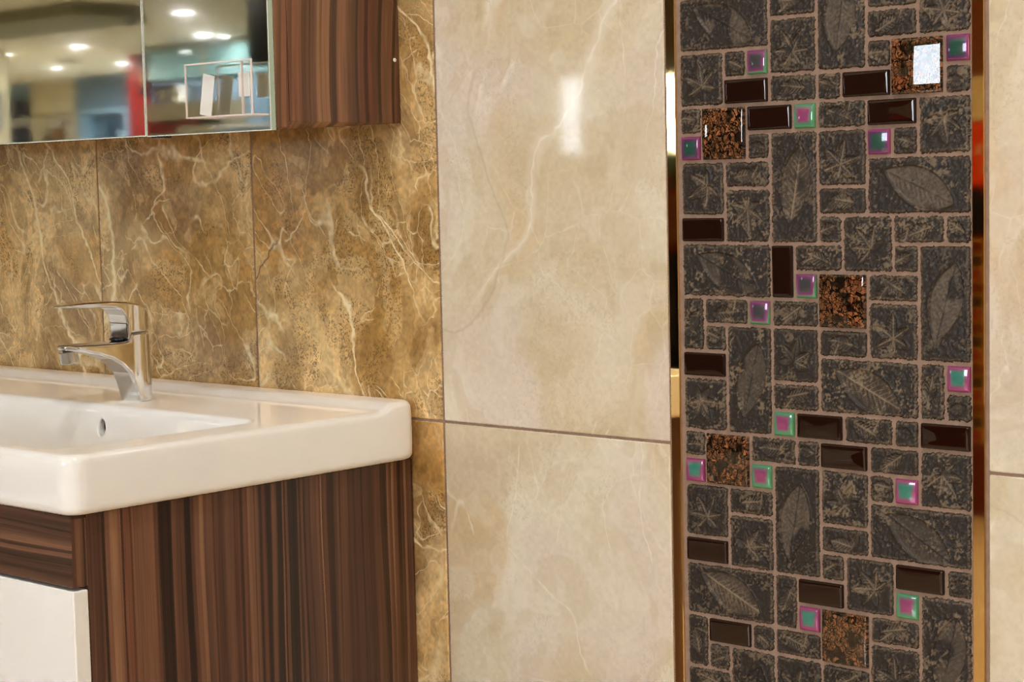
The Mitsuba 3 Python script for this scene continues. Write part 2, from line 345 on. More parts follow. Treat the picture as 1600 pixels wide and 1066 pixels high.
# ------------------------------------------------------------------ the mosaic panel
U = 0.025
ROWS = [  # (c0, r0, c1, r1, kind)  L leaf stone, S square stone, R small oblong stone, Q small square stone, B brown glass, I iridescent glass, G crackle glass
 (0,0,4,2,'L'),(0,2,2,4,'S'),(2,2,3,3,'Q'),(3,2,4,3,'I'),(2,3,4,4,'B'),(0,4,1,5,'Q'),(1,4,3,6,'G'),(3,4,5,5,'B'),(0,5,1,6,'I'),(3,5,4,6,'Q'),
 (0,6,2,8,'S'),(2,6,4,7,'R'),(2,7,4,9,'S'),(0,8,2,9,'B'),(0,9,4,11,'L'),(0,11,1,13,'R'),(1,11,3,12,'R'),(3,11,4,12,'I'),(1,12,2,13,'Q'),(2,12,4,16,'L'),
 (0,13,2,14,'B'),(0,14,2,16,'S'),(0,16,1,17,'Q'),(1,16,3,18,'G'),(3,16,5,17,'R'),(0,17,1,18,'I'),(3,17,4,18,'I'),(0,18,2,20,'S'),(2,18,4,19,'R'),(2,19,4,21,'S'),
 (0,20,2,21,'B'),(0,21,4,23,'L'),(0,23,1,25,'R'),(1,23,3,24,'B'),(3,23,4,24,'Q'),(1,24,2,25,'Q'),(2,24,4,28,'L'),(0,25,2,26,'R'),(0,26,2,28,'S'),
 (4,0,6,1,'R'),(4,1,6,3,'S'),(4,3,6,4,'R'),(5,4,6,5,'I'),(4,5,6,9,'L'),(4,9,5,11,'B'),(5,9,7,10,'R'),(5,10,6,11,'I'),(4,11,6,12,'R'),(4,12,6,14,'S'),(4,14,6,15,'R'),
 (4,15,5,16,'I'),(5,15,7,16,'B'),(5,16,6,17,'Q'),(4,17,6,21,'L'),(4,21,5,23,'R'),(5,21,7,22,'B'),(5,22,6,23,'I'),(4,23,6,24,'R'),(4,24,6,26,'S'),(4,26,6,27,'R'),(4,27,6,28,'B'),
 (6,-1,8,3,'L'),(8,0,10,1,'R'),(8,1,10,2,'R'),(8,2,9,3,'Q'),(9,2,11,4,'G'),(11,2,12,3,'I'),(10,0,12,2,'S'),(11,3,12,4,'Q'),(6,3,7,4,'Q'),(7,3,9,4,'B'),(6,4,8,5,'R'),(8,4,10,5,'B'),
 (10,4,12,6,'S'),(8,5,9,6,'I'),(9,5,10,6,'Q'),(6,5,8,7,'S'),(8,6,12,8,'L'),(6,7,8,8,'R'),(6,8,7,9,'Q'),(7,8,9,10,'S'),(9,8,11,9,'R'),(11,8,12,9,'Q'),(9,9,10,10,'Q'),(10,9,12,13,'L'),
 (6,10,8,12,'G'),(8,10,10,11,'R'),(8,11,10,13,'S'),(6,12,8,13,'R'),(6,13,10,15,'L'),(10,13,11,15,'R'),(11,13,12,14,'I'),(11,14,12,15,'Q'),(7,15,9,16,'R'),(9,15,10,16,'Q'),(10,15,12,16,'B'),
 (6,16,8,17,'B'),(8,16,10,17,'R'),(10,16,12,18,'S'),(6,17,8,19,'S'),(8,17,9,18,'Q'),(9,17,10,18,'I'),(8,18,12,20,'L'),(6,19,8,20,'R'),(6,20,7,21,'Q'),(7,20,9,22,'S'),(9,20,11,21,'B'),(11,20,12,21,'Q'),
 (9,21,10,22,'I'),(10,21,12,25,'L'),(6,22,8,24,'G'),(8,22,10,23,'R'),(8,23,10,25,'S'),(6,24,8,25,'R'),(6,25,10,27,'L'),(10,25,11,27,'R'),(11,25,12,26,'I'),(11,26,12,27,'Q'),(6,27,8,28,'R'),(8,27,10,28,'R'),(10,27,12,28,'B'),
 (0,-1,2,0,'B'),(2,-1,4,0,'R'),(4,-1,6,0,'B'),(8,-1,10,0,'Q'),(10,-1,12,0,'R')]
mosaic = thing('mosaic_panel', 'tall mosaic panel of dark leaf stones, brown, crackled and iridescent glass between two gold strips', 'mosaic')
put('grout_bed', box(-0.0038, 0.3008, 0.0018, 0.012, -29 * U, 2 * U), 'mosaic_grout', mosaic, label='pinkish beige grout between the mosaic tiles')

LEAF_ANGLE = {(0,0): -28, (4,5): 80, (8,6): -24, (0,9): -26, (2,12): 76, (10,9): 74, (6,13): -26, (4,17): 80, (8,18): -30, (0,21): -25, (10,21): 78, (6,-1): 262, (2,24): 76, (6,25): -24}
LEAF_TONE = {(0,0): 0.75, (4,5): 0.10, (8,6): 0.8, (0,9): 0.45, (2,12): 0.55, (10,9): 0.9, (6,13): 0.05, (4,17): 0.85, (8,18): 0.35, (0,21): 0.25, (10,21): 0.6, (6,-1): 0.8}
def lens(px, py, cx, cy, ang, L, W, k=0.8, skew=0.0):
    """(distance inside the leaf outline in mm, position along the midrib, across) of a pointed oval leaf."""
    c, s = math.cos(math.radians(ang)), math.sin(math.radians(ang))
    u, v = (px - cx) * c + (py - cy) * s, -(px - cx) * s + (py - cy) * c
    t = np.clip(u / L + 0.5, 0, 1)
    t2 = t ** (1 + skew)
    w = W / 2 * np.maximum(np.sin(math.pi * t2), 0) ** k
    d = np.where((u > -L / 2) & (u < L / 2), w - np.abs(v), -np.maximum(np.abs(v), np.abs(u) - L / 2))
    return d, u, v

def stone_mesh(c0, r0, c1, r1, kind):
    rng = np.random.default_rng(1000 + c0 * 61 + r0 * 7)
    seed = int(rng.integers(0, 10000))
    W, H = (c1 - c0) * 25.0, (r1 - r0) * 25.0
    step = 0.8
    nx, ny = int(W / step) + 1, int(H / step) + 1
    xs, ys = np.linspace(0.4, W - 0.4, nx), np.linspace(0.4, H - 0.4, ny)
    X, Y = np.meshgrid(xs, ys, indexing='xy')                      # mm, Y up from the tile's lower edge
    gx, gy = X + c0 * 25, Y - r1 * 25
    P = np.stack([gx, gy, np.full_like(gx, seed * 0.37)], -1)
    jit = (meshkit.fbm(P / 1.5, 3, 1) - 0.5) * 3.4 + (meshkit.noise(P / 7, 2) - 0.5) * 1.0
    m = 2.0
    d = -rrect(X, Y, m, W - m, m, H - m, 2.2) + jit
    edge = np.clip(d, -2, 4)
    h = 2.3 * sstep(-0.9, 1.1, edge) - 2.1                          # 0.2 mm proud of the tile plane, sides run down into the grout
    rough = (meshkit.fbm(P / 2.2, 4, 5) - 0.5) * 0.9
    fine = (meshkit.noise(P / 0.9, 9) - 0.5) * 0.30
    leaf = np.full_like(X, -9.0); vein = np.zeros_like(X); rim = np.zeros_like(X)
    cx, cy = W / 2, H / 2
    if kind == 'L':
        ang = LEAF_ANGLE.get((c0, r0), 0)
        L, B = (72, 33) if W > H else (70, 31)
        leaf, u, v = lens(X, Y, cx + rng.uniform(-3, 3), cy + rng.uniform(-3, 3), ang, L, B, 0.75, 0.12)
        q = (u - 0.85 * np.abs(v)) / 5.2 + 40 + 0.15 * np.sin(u * 0.3)
        side = np.exp(-((q - np.round(q)) * 5.2 / 0.55) ** 2) * np.clip(1 - np.abs(v) / (B * 0.55), 0, 1)
        q2 = (u * 0.6 + np.abs(v) * 0.9) / 1.7
        net = np.exp(-((q2 - np.round(q2)) * 1.7 / 0.35) ** 2) * 0.35
        vein = np.maximum(np.exp(-(v / 0.8) ** 2) * 1.2, np.maximum(side * 0.9, net))
        stem = np.exp(-(v / 0.9) ** 2) * ((u < -L / 2 + 2) & (u > -L / 2 - 9))
        vein = np.maximum(vein * (leaf > 0), stem)
    elif kind == 'S':
        a0 = rng.uniform(0, 360) if rng.random() < 0.5 else rng.choice([90, 270]) + rng.uniform(-12, 12)
        n = int(rng.choice([5, 5, 6, 7])); spread = rng.uniform(46, 62)
        ox, oy = cx - 6 * math.cos(math.radians(a0)), cy - 6 * math.sin(math.radians(a0))
        for k in range(n):
            o = k - (n - 1) / 2
            ang = a0 + o * spread
            L = 23 - abs(o) * 3.4; B = 9.0 - abs(o) * 0.9
            dk, u, v = lens(X, Y, ox + L / 2 * math.cos(math.radians(ang)), oy + L / 2 * math.sin(math.radians(ang)), ang, L, B, 0.9, -0.15)
            q = (u - 0.9 * np.abs(v)) / 3.0
            vk = np.maximum(np.exp(-(v / 0.6) ** 2), 0.6 * np.exp(-((q - np.round(q)) * 3.0 / 0.4) ** 2)) * (dk > 0)
            vein = np.where(dk > leaf, vk, vein)
            leaf = np.maximum(leaf, dk)
    else:
        n = 1 if kind == 'Q' else 2
        for k in range(n):
            ang = rng.uniform(-35, 35) + (90 if H > W else 0) + (180 if rng.random() < 0.5 else 0)
            L, B = (17, 9.5) if kind == 'Q' else (25 - 7 * k, 13 - 4 * k)
            off = rng.uniform(-3, 3, 2) + (np.array([9, 3]) * k * (1 if W >= H else 0) + np.array([3, 9]) * k * (1 if H > W else 0)) * rng.choice([-1, 1])
            dk, u, v = lens(X, Y, cx + off[0], cy + off[1], ang + 50 * k, L, B, 0.8)
            dk = dk + 0.6 * np.sin(u * 1.6)
            q = (u - 0.9 * np.abs(v)) / 3.2
            vk = np.maximum(np.exp(-(v / 0.7) ** 2), 0.7 * np.exp(-((q - np.round(q)) * 3.2 / 0.45) ** 2)) * (dk > 0)
            vein = np.where(dk > leaf, vk, vein)
            leaf = np.maximum(leaf, dk)
    inside = sstep(-0.2, 1.0, leaf)
    rim = np.exp(-((leaf + 0.7) / 0.8) ** 2)
    deep = {'L': 1.15, 'S': 0.95}.get(kind, 0.9)
    wear = np.clip(d / 2.5, 0, 1)
    h = h + wear * (1.5 * rough * (1 - 0.6 * inside) + fine + 0.75 * rim - 1.3 * deep * inside + 0.6 * vein)
    # colour: near-black glaze, bronze rubbed on in flecks, some leaves washed with grey bronze
    n1, n2, n3 = meshkit.fbm(P / 1.6, 3, 11), meshkit.fbm(P / 11, 3, 12), meshkit.noise(P / 0.8, 13)
    base = np.array(lin(47, 40, 35)); bronze = np.array(lin(136, 117, 95)); wash = np.array(lin(100, 87, 74)); dark = np.array(lin(29, 26, 26))
    lift = rng.uniform(0.28, 0.68)
    col = base + (dark - base) * np.clip((n2 - 0.45) * 3, 0, 1)[..., None]
    fleck = sstep(0.54, 0.68, 0.55 * n1 + 0.225 + 0.30 * rough + (n2 - 0.5) * 0.6 + 0.07 * rim) * lift
    brd = np.clip(1 - np.abs(d - 1.2) / 1.7, 0, 1) * sstep(0.42, 0.62, n3 * 0.6 + n1 * 0.5) * rng.uniform(0.30, 0.65)
    col = col + (bronze - col) * np.clip(np.maximum(fleck, brd), 0, 1)[..., None]
    tone = LEAF_TONE.get((c0, r0), rng.uniform(0.0, 0.35)) if kind == 'L' else rng.uniform(0, 0.25)
    tone = tone * inside * (sstep(0.38, 0.46, meshkit.fbm(P / 26, 2, 21) + 0.07 * (tone > 0.7)))
    col = col + (wash * (0.62 + 0.5 * sstep(0.25, 0.75, n1)[..., None]) - col) * np.clip(tone, 0, 1)[..., None]
    ln = np.clip(vein * inside, 0, 1) * (0.75 if kind == 'L' else 0.6) * sstep(0.4, 0.6, n2 + 0.1)
    tgt = dark if (kind == 'L' and tone.max() > 0.3) else bronze * 1.15
    col = col + (tgt - col) * ln[..., None]
    V = np.stack([(X + c0 * 25) / 1000, -h / 1000, (Y - r1 * 25) / 1000], -1).reshape(-1, 3)
    i = np.arange(nx * ny).reshape(ny, nx)
    a, b, c_, e = i[:-1, :-1].ravel(), i[:-1, 1:].ravel(), i[1:, 1:].ravel(), i[1:, :-1].ravel()
    F = np.vstack([np.stack([a, b, c_], 1), np.stack([a, c_, e], 1)])
    return trimesh.Trimesh(V, F, process=False), np.clip(col, 0, 1).reshape(-1, 3)

def pillow(w, h, rings, ncorner=3, rc=0.0012):
    """A glass tile from rings (inset, height): the outline shrinks by inset and stands proud by height."""
    V, F = [], []
    def loop(ins):
        r = max(rc - ins * 0.3, 0.0003); x, z = w / 2 - ins - r, h / 2 - ins - r
        P = []
        for q, (sx, sz) in enumerate(((1, 1), (-1, 1), (-1, -1), (1, -1))):
            for k in range(ncorner):
                a = math.pi / 2 * (q + k / (ncorner - 1)); P.append((sx * x + r * math.cos(a), sz * z + r * math.sin(a)))
        return P
    n = 4 * ncorner
    for ins, hh in rings:
        V += [(x, -hh, z) for x, z in loop(ins)]
    for k in range(len(rings) - 1):
        for i in range(n):
            a, b = k * n + i, k * n + (i + 1) % n
            F += [(a, b, b + n), (a, b + n, a + n)]
    last = (len(rings) - 1) * n
    V.append((0, -rings[-1][1] - 0.00005, 0))
    F += [(last + i, last + (i + 1) % n, len(V) - 1) for i in range(n)]
    return trimesh.Trimesh(np.array(V), np.array(F), process=False)

def dome_tile(w, h, top, radius, bev, n=22):
    """A domed glass tile: a grid, closer at the edges, with rolled rims and straight sides."""
    t = np.sin(np.linspace(-1, 1, n) * math.pi / 2 * 0.985); t /= t[-1]
    x, z = np.meshgrid(t * w / 2, t * h / 2)
    e = np.minimum(w / 2 - np.abs(x), h / 2 - np.abs(z))
    hh = top - (x ** 2 + z ** 2) / (2 * radius) - bev * (1 - np.clip(e / bev, 0, 1)) ** 2
    V = np.stack([x, -hh, z], -1).reshape(-1, 3)
    i = np.arange(n * n).reshape(n, n)
    a, b, c, d = i[:-1, :-1].ravel(), i[:-1, 1:].ravel(), i[1:, 1:].ravel(), i[1:, :-1].ravel()
    F = [np.stack([a, b, c], 1), np.stack([a, c, d], 1)]
    rim = np.concatenate([i[0, :-1], i[:-1, -1], i[-1, :0:-1], i[:0:-1, 0]])
    low = V[rim].copy(); low[:, 1] = 0.004
    k = len(V) + np.arange(len(rim))
    F += [np.stack([rim, k, np.roll(k, -1)], 1), np.stack([rim, np.roll(k, -1), np.roll(rim, -1)], 1)]
    return trimesh.Trimesh(np.vstack([V, low]), np.vstack(F), process=False)

def tilt(m, ax, az, cx, cz):
    v = m.vertices.copy()
    v[:, 1] += v[:, 0] * math.tan(ax) + v[:, 2] * math.tan(az)
    return trimesh.Trimesh(v + np.array([cx, 0, cz]), m.faces, process=False)

_IRI = {'teal': (lin(60, 132, 116), lin(150, 66, 112)), 'pink': (lin(150, 66, 112), lin(78, 140, 108)), 'dark': (lin(66, 66, 68), lin(132, 56, 112)), 'green': (lin(36, 82, 66), lin(92, 48, 92))}
IRI_KIND = {(3,2): 'dark', (0,5): 'green', (5,4): 'pink', (11,2): 'green', (8,5): 'green', (5,10): 'dark', (3,11): 'dark', (4,15): 'pink', (11,13): 'teal', (0,17): 'teal', (3,17): 'pink', (9,17): 'teal', (5,22): 'teal', (9,21): 'pink'}
NAME = {'L': 'leaf_stone', 'S': 'stone_square', 'R': 'stone_oblong', 'Q': 'small_stone', 'B': 'brown_glass_tile', 'I': 'iridescent_tile', 'G': 'crackle_glass_tile'}
PART_LABEL = {'L': 'large dark stone with a pressed oval leaf', 'B': 'glossy dark brown glass tile', 'I': 'small iridescent glass tile', 'G': 'bronze crackled glass tile'}
for c0, r0, c1, r1, k in ROWS:
    rng = np.random.default_rng(c0 * 97 + (r0 + 5) * 13)
    cx, cz = (c0 + c1) / 2 * U, -(r0 + r1) / 2 * U
    w, h = (c1 - c0) * U - 0.0036, (r1 - r0) * U - 0.0036
    if k in 'LSRQ':
        m, col = stone_mesh(c0, r0, c1, r1, k)
        key = put(NAME[k], m, 'stone', mosaic, smooth=True, color=col)
    elif k == 'I':
        kind = IRI_KIND.get((c0, r0), 'teal')
        m = tilt(dome_tile(w, h, 0.0022, 0.075, 0.0016, 24), rng.uniform(-0.03, 0.03), rng.uniform(-0.03, 0.03), cx, cz)
        mid, edge = map(np.array, _IRI[kind]); alt = np.array(lin(84, 150, 104) if kind in ('pink', 'dark') else lin(160, 66, 118))
        vx, vz = m.vertices[:, 0] - cx, m.vertices[:, 2] - cz
        q = np.maximum(np.abs(vx) / w, np.abs(vz) / h) * 2 + rng.uniform(-0.12, 0.12) * vx / w + 0.25 * (-vz / h) * (kind != 'green')
        q = np.clip(q, 0, 1.2)[:, None]
        ring = mid + (edge - mid) * sstep(0.40, 0.80, q)
        col = ring + (alt - ring) * sstep(0.76, 1.02, q)
        key = put(NAME[k], m, 'dichroic', mosaic, smooth=True, color=np.clip(col, 0, 1))
    elif k == 'B':
        rings = [(0, -0.004), (0, -0.0004), (0.0002, 0.0006), (0.0007, 0.0012), (0.0016, 0.0015), (0.0040, 0.0016)]
        m = tilt(pillow(w, h, rings), rng.uniform(-0.012, 0.012), rng.uniform(-0.012, 0.012), cx, cz)
        key = put(NAME[k], m, 'brown_glass', mosaic, smooth=35)
    else:
        ax, az = (0.075, 0.0) if (c0, r0) == (9, 2) else (0.0, 0.0)
        m = tilt(dome_tile(w, h, 0.0030, 0.42, 0.0010), ax, az, cx, cz)
        key = put(NAME[k], m, 'crackle_glass', mosaic, smooth=40)
    if k in PART_LABEL: labels[key] = {'label': PART_LABEL[k]}

# ------------------------------------------------------------------ vanity cabinet
XS = -0.3647
van = thing('vanity_cabinet', 'dark striped wood vanity cabinet with a white drawer under the white basin', 'cabinet')
put('side_panel', cbox(XS - 0.018, XS, -0.4180, -0.001, -0.960, -0.4575, 0.0006), 'wood_side', van, label='dark zebra-grained wood side panel')
put('side_panel', cbox(-1.340, -1.322, -0.4180, -0.001, -0.960, -0.4575, 0.0006), 'wood_side', van)
put('bottom_panel', box(-1.321, XS - 0.0185, -0.416, -0.001, -0.960, -0.942), 'wood_side', van)
put('carcass_front', box(-1.321, XS - 0.0185, -0.4165, -0.400, -0.5335, -0.5160), 'shadow_gap', van)
put('top_drawer_front', cbox(-1.340, XS + 0.0002, -0.4358, -0.4190, -0.5232, -0.4566, 0.0012), 'wood_front', van, label='striped wood upper drawer front')
put('edge_band', box(XS + 0.0003, XS + 0.0008, -0.4350, -0.4192, -0.5226, -0.4600), 'wood_side', van)
put('drawer_front', cbox(-1.340, XS + 0.0004, -0.4358, -0.4190, -0.955, -0.5262, 0.0012), 'white_lacquer', van, label='glossy white lower drawer front')

# ------------------------------------------------------------------ basin
DECK = -0.4005
def basin_sdf(x, y, z):
    top = DECK + 0.0075 * sstep(-0.060, -0.030, y)
    plan = rrect(x, y, -1.352, -0.352, -0.4435, -0.0008, 0.020)
    ex = 0.0022 * np.cos(np.clip((z + 0.43) / 0.03, -1.2, 1.2))          # sides swell a little
    r = 0.0075
    a = plan - ex + 0.002 + r
    b = np.maximum(z - top, -0.4562 - z) + r
    outer = np.hypot(np.maximum(a, 0), np.maximum(b, 0)) + np.minimum(np.maximum(a, b), 0) - r
    dz = DECK - z
    wall = rrect(x, y, -0.960, -0.4060, -0.4225, -0.1740, 0.030) + np.clip(dz, 0, 0.12) * 0.16
    bowl = smax(wall, -0.500 - z, 0.045)
    shell = np.maximum(bowl - 0.010, z + 0.430)
    body = np.minimum(outer, shell)
    ov = (np.sqrt(((x + 0.6755) / 0.0066) ** 2 + ((z + 0.4266) / 0.0098) ** 2) - 1) * 0.0066
    ov = np.maximum(ov, np.abs(y + 0.170) - 0.022)
    return smax(smax(body, -bowl, 0.007), -ov, 0.0012)
basin = thing('washbasin', 'white ceramic washbasin with broad flat rim set on the striped wood vanity', 'basin')
put('bowl', surface_net(basin_sdf, (-1.357, -0.449, -0.516), (-0.345, 0.003, -0.386), 0.0026), 'ceramic', basin, smooth=True)
put('overflow_hole', m3.Manifold.cylinder(0.003, 1, 1, 32).scale((0.0080, 0.0112, 1)).rotate((90, 0, 0)).translate((-0.6755, -0.1660, -0.4266)), 'dark_hole', basin, label='dark oval overflow opening')
dz_ = lathe([(0, 0), (0.022, 0), (0.024, 0.002), (0.022, 0.004), (0.0, 0.006)]); dz_.apply_translation((-0.60, -0.30, -0.500))
put('drain', dz_, 'chrome', basin, smooth=30)

# ------------------------------------------------------------------ faucet (mm: s forward, x across, h up)
FX, FY = -0.6736, -0.1305
BODY = [(-18, 0), (-17.6, 45), (-16.4, 74), (-15.8, 79.2), (14.5, 77.6), (19.0, 70.2), (24, 69.2), (50, 68.8), (80, 69.6), (97, 70.2), (99, 69.2), (99, 65.6), (97, 64.4), (80, 61.4), (59, 56.8), (42, 50.8), (29, 43.0), (20, 34), (14.5, 22), (9.5, 8), (7.2, 0)]
def dplan(s, x, front, w, r, c):
    """D-shaped plan: round at the back, flat at the front."""
    rear = np.hypot(s - c, x * r / (w + 1.0)) - r
    slab = np.maximum(np.abs(x) - w, np.maximum(s - front, c + 2 - s))
    return smin(rear, slab, 3.0)
def body_sdf(s, x, h):
    p = poly_sdf(s, h, BODY)
    w = 18.2 - np.clip((s - 10) / 85, 0, 1) * 3.2
    nose = np.hypot(np.maximum(s - 74, 0) * 0.72, x) - np.where(s > 74, 18.2, 99)
    plan = smax(dplan(s, x, 101, w, 20.0 - 2.2 * np.clip(h / 80, 0, 1), 2.0), nose, 5.0)
    return smax(p, plan, 3.6)
CAP = [(-15.7, 80.0), (-15.4, 90), (-12.8, 98), (-7, 104.4), (3, 109.4), (18, 113), (40, 115), (70, 115.2), (92, 114.2), (101.5, 112.8), (101.5, 111.4), (92, 110.4), (80, 109.6), (60, 109), (46, 108.6), (35, 107.4), (27.5, 104), (22.6, 98), (20.4, 90), (19.6, 71.6), (18.9, 71.4), (14.9, 78.4)]
def cap_sdf(s, x, h):
    p = poly_sdf(s, h, CAP)
    w = 17.6 - np.clip((s - 20) / 80, 0, 1) * 5.0
    nose = np.hypot(np.maximum(s - 88, 0) * 0.9, x) - np.where(s > 88, 13.0, 99)
    plan = smax(dplan(s, x, 103, w, 17.8, 2.0), nose, 4.0)
    return smax(p, plan, 2.4)
def to_world(m):
    v = m.vertices
    return trimesh.Trimesh(np.stack([FX + v[:, 1] / 1000, FY - v[:, 0] / 1000, DECK + v[:, 2] / 1000], 1), m.faces[:, ::-1], process=False)
fau = thing('basin_faucet', 'chrome single lever mixer faucet standing on the white basin rim', 'faucet')
put('body', to_world(surface_net(body_sdf, (-23, -24, -3), (106, 24, 84), 1.0)), 'chrome', fau, smooth=True)
put('lever', to_world(surface_net(cap_sdf, (-21, -24, 67), (108, 24, 120), 1.0)), 'chrome', fau, smooth=True, label='flat chrome lever handle')
aer = lathe([(0, 0.001), (0.0066, 0.001), (0.0068, 0), (0.0094, 0), (0.0100, 0.0008), (0.0100, 0.0125), (0.0092, 0.0132), (0, 0.0132)], 40)
aer.apply_transform(trimesh.transformations.rotation_matrix(math.radians(9), [1, 0, 0]))
aer.apply_translation((FX, FY - 0.0865, DECK + 0.0500))
put('aerator', aer, 'chrome_dull', fau, smooth=30, label='short chrome aerator collar under the spout tip')
but = trimesh.creation.icosphere(3, 1.0); but.apply_scale((0.0100, 0.0060, 0.0028)); but.apply_translation((FX - 0.002, FY - 0.0225, DECK + 0.0712))
put('indicator', but, 'black_plastic', fau, smooth=True, label='small black temperature indicator')

# ------------------------------------------------------------------ mirror cabinet
XC = -0.3680
cab = thing('mirror_cabinet', 'wall cabinet of striped dark wood with two mirrored doors above the basin', 'cabinet')
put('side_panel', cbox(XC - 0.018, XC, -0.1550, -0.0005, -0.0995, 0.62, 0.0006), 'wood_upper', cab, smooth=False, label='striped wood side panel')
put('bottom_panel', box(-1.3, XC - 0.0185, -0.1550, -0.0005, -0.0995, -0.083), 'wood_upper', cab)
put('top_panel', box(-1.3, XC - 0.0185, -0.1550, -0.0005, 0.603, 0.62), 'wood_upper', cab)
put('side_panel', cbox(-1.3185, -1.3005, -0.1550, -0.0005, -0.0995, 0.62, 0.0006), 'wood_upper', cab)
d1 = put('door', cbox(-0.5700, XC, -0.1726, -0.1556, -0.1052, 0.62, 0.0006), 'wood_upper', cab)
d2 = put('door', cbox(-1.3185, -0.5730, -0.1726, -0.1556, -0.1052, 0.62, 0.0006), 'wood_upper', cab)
def mirror(parent, x0, x1, y, z0, z1):
    put('mirror_glass', box(x0, x1, y + 0.0006, y + 0.0066, z0, z1), 'mirror_edge', parent, label='mirror sheet with greenish polished edge')
    put('mirror_face', box(x0 + 0.0012, x1 - 0.0012, y, y + 0.0005, z0 + 0.0012, z1 - 0.0012), 'mirror_silver', parent, label='mirror reflecting the showroom')
    put('bright_edge', frame_mesh(x0 - 0.0002, x1 + 0.0002, z0 - 0.0002, z1 + 0.0002, 0.0008, y - 0.0001, y + 0.0006), 'mirror_white_edge', parent)
mirror(d1, -0.5690, -0.3682, -0.1800, -0.1078, 0.62)
mirror(d2, -1.3185, -0.5698, -0.1812, -0.1072, 0.62)
put('door_latch', cbox(-0.5710, -0.5470, -0.1735, -0.1640, -0.1098, -0.1053, 0.0008), 'black_plastic', cab, label='small black latch under the mirror door')
pin = lathe([(0, 0), (0.0022, 0), (0.0020, 0.0008), (0, 0.0012)], 16); pin.apply_transform(trimesh.transformations.rotation_matrix(math.pi / 2, [0, 1, 0])); pin.apply_translation((XC, -0.0075, -0.0335))
put('screw_cap', pin, 'white_paint', cab, smooth=30, label='tiny white screw cap near the rear edge')

# clear card holder on the mirror
hold = thing('card_holder', 'clear acrylic card holder fixed low on the right mirror door', 'card holder')
hx0, hx1, hz0, hz1, hy0, hy1 = -0.4745, -0.3700, -0.0930, -0.0380, -0.2020, -0.1805
put('front_sheet', box(hx0, hx1, hy0, hy0 + 0.0004, hz0, hz1), 'acrylic_edge', hold)
scene[hold + '__front_sheet'] = mikit.ply((np.array([[hx0, hy0, hz0], [hx1, hy0, hz0], [hx1, hy0, hz1], [hx0, hy0, hz1]]), np.array([[0, 1, 2], [0, 2, 3]])), 'acrylic')
put('rim', frame_mesh(hx0, hx1, hz0, hz1, 0.0016, hy0 + 0.0005, hy0 + 0.0021), 'acrylic_edge', hold)
put('floor_strip', box(hx0, hx1, hy0 + 0.0022, hy1 + 0.0004, hz0, hz0 + 0.0014), 'acrylic_edge', hold)
put('divider', box(-0.3880, -0.3868, hy0 + 0.0022, hy0 + 0.0045, hz0 + 0.0015, hz1), 'acrylic_edge', hold)
def card(x0, x1, z0, z1, a, label):
    m = man(cbox(x0, x1, -0.1925, -0.1915, z0, z1, 0.0003))
    c = np.array([(x0 + x1) / 2, -0.192, z0])
    m.apply_transform(trimesh.transformations.rotation_matrix(math.radians(a), [0, 1, 0], c))
    put('card', m, 'card_white', None, label=label, cat='card')
card(-0.4640, -0.4455, -0.0905, -0.0490, 11, 'plain white card leaning in the left of the clear holder')
card(-0.4010, -0.3840, -0.0740, -0.0500, 0, 'white card in the right of the clear holder')

# ------------------------------------------------------------------ ceiling lights
def downlight(x, y, mat, r=0.075, label=None, group=None):
    t = thing('downlight', label, 'ceiling light', group)
    rim = lathe([(r, -0.001), (r + 0.018, -0.001), (r + 0.020, -0.006), (r + 0.012, -0.009), (r, -0.004)], 32); rim.apply_translation((x, y, CEIL))
    put('rim', rim, 'white_paint', t, smooth=30)
    a = np.arange(24) * 2 * math.pi / 24
    V = np.vstack([[x, y, CEIL - 0.003], np.stack([x + r * np.cos(a), y + r * np.sin(a), np.full(24, CEIL - 0.003)], 1)])
    F = np.array([[0, (i + 1) % 24 + 1, i + 1] for i in range(24)])
    d = mikit.ply((V, F), 'white_paint'); d['emitter'] = {'type': 'area', 'radiance': rgb(mat)}
    put('lamp', d, None, t)
GRP = 'recessed downlights in the showroom ceiling, seen only in reflections'
for x in (0.3, 1.7, 3.1, 4.5, 5.9):
    for y in (-4.6, -2.6, -1.0):
        downlight(x + 0.2, y, LAMP, label='round recessed downlight in the showroom ceiling above the displays', group=GRP)
for x, y, s in ((-11.72, -8.98, 'large bright downlight highest in the right mirror door'), (-13.43, -10.55, 'bright downlight near the teal glass wall in the right mirror door'),
                (-15.22, -10.37, 'upper of the two oval downlights in the left mirror door'), (-18.13, -12.1, 'lower of the two oval downlights in the left mirror door'),
                (-17.11, -12.3, 'small bright downlight beside the red panel in the mirror'), (-16.56, -10.38, 'tiny downlight at the left edge of the left mirror door')):
    downlight(x, y, MALL_LAMP, label=s)
for x, y in ((-10.5, -4.5), (-14.0, -5.0), (-18.5, -5.0), (-21.0, -10.8), (-12.5, -13.0), (-16.9, -13.2)):
    downlight(x, y, MALL_LAMP, label='round recessed downlight in the mall ceiling outside the mirror view', group='mall downlights outside the mirror view')
downlight(-13.50, -10.86, [60.0, 58.0, 54.0], 0.06, label='wall washing downlight against the teal glass wall in the mirror')

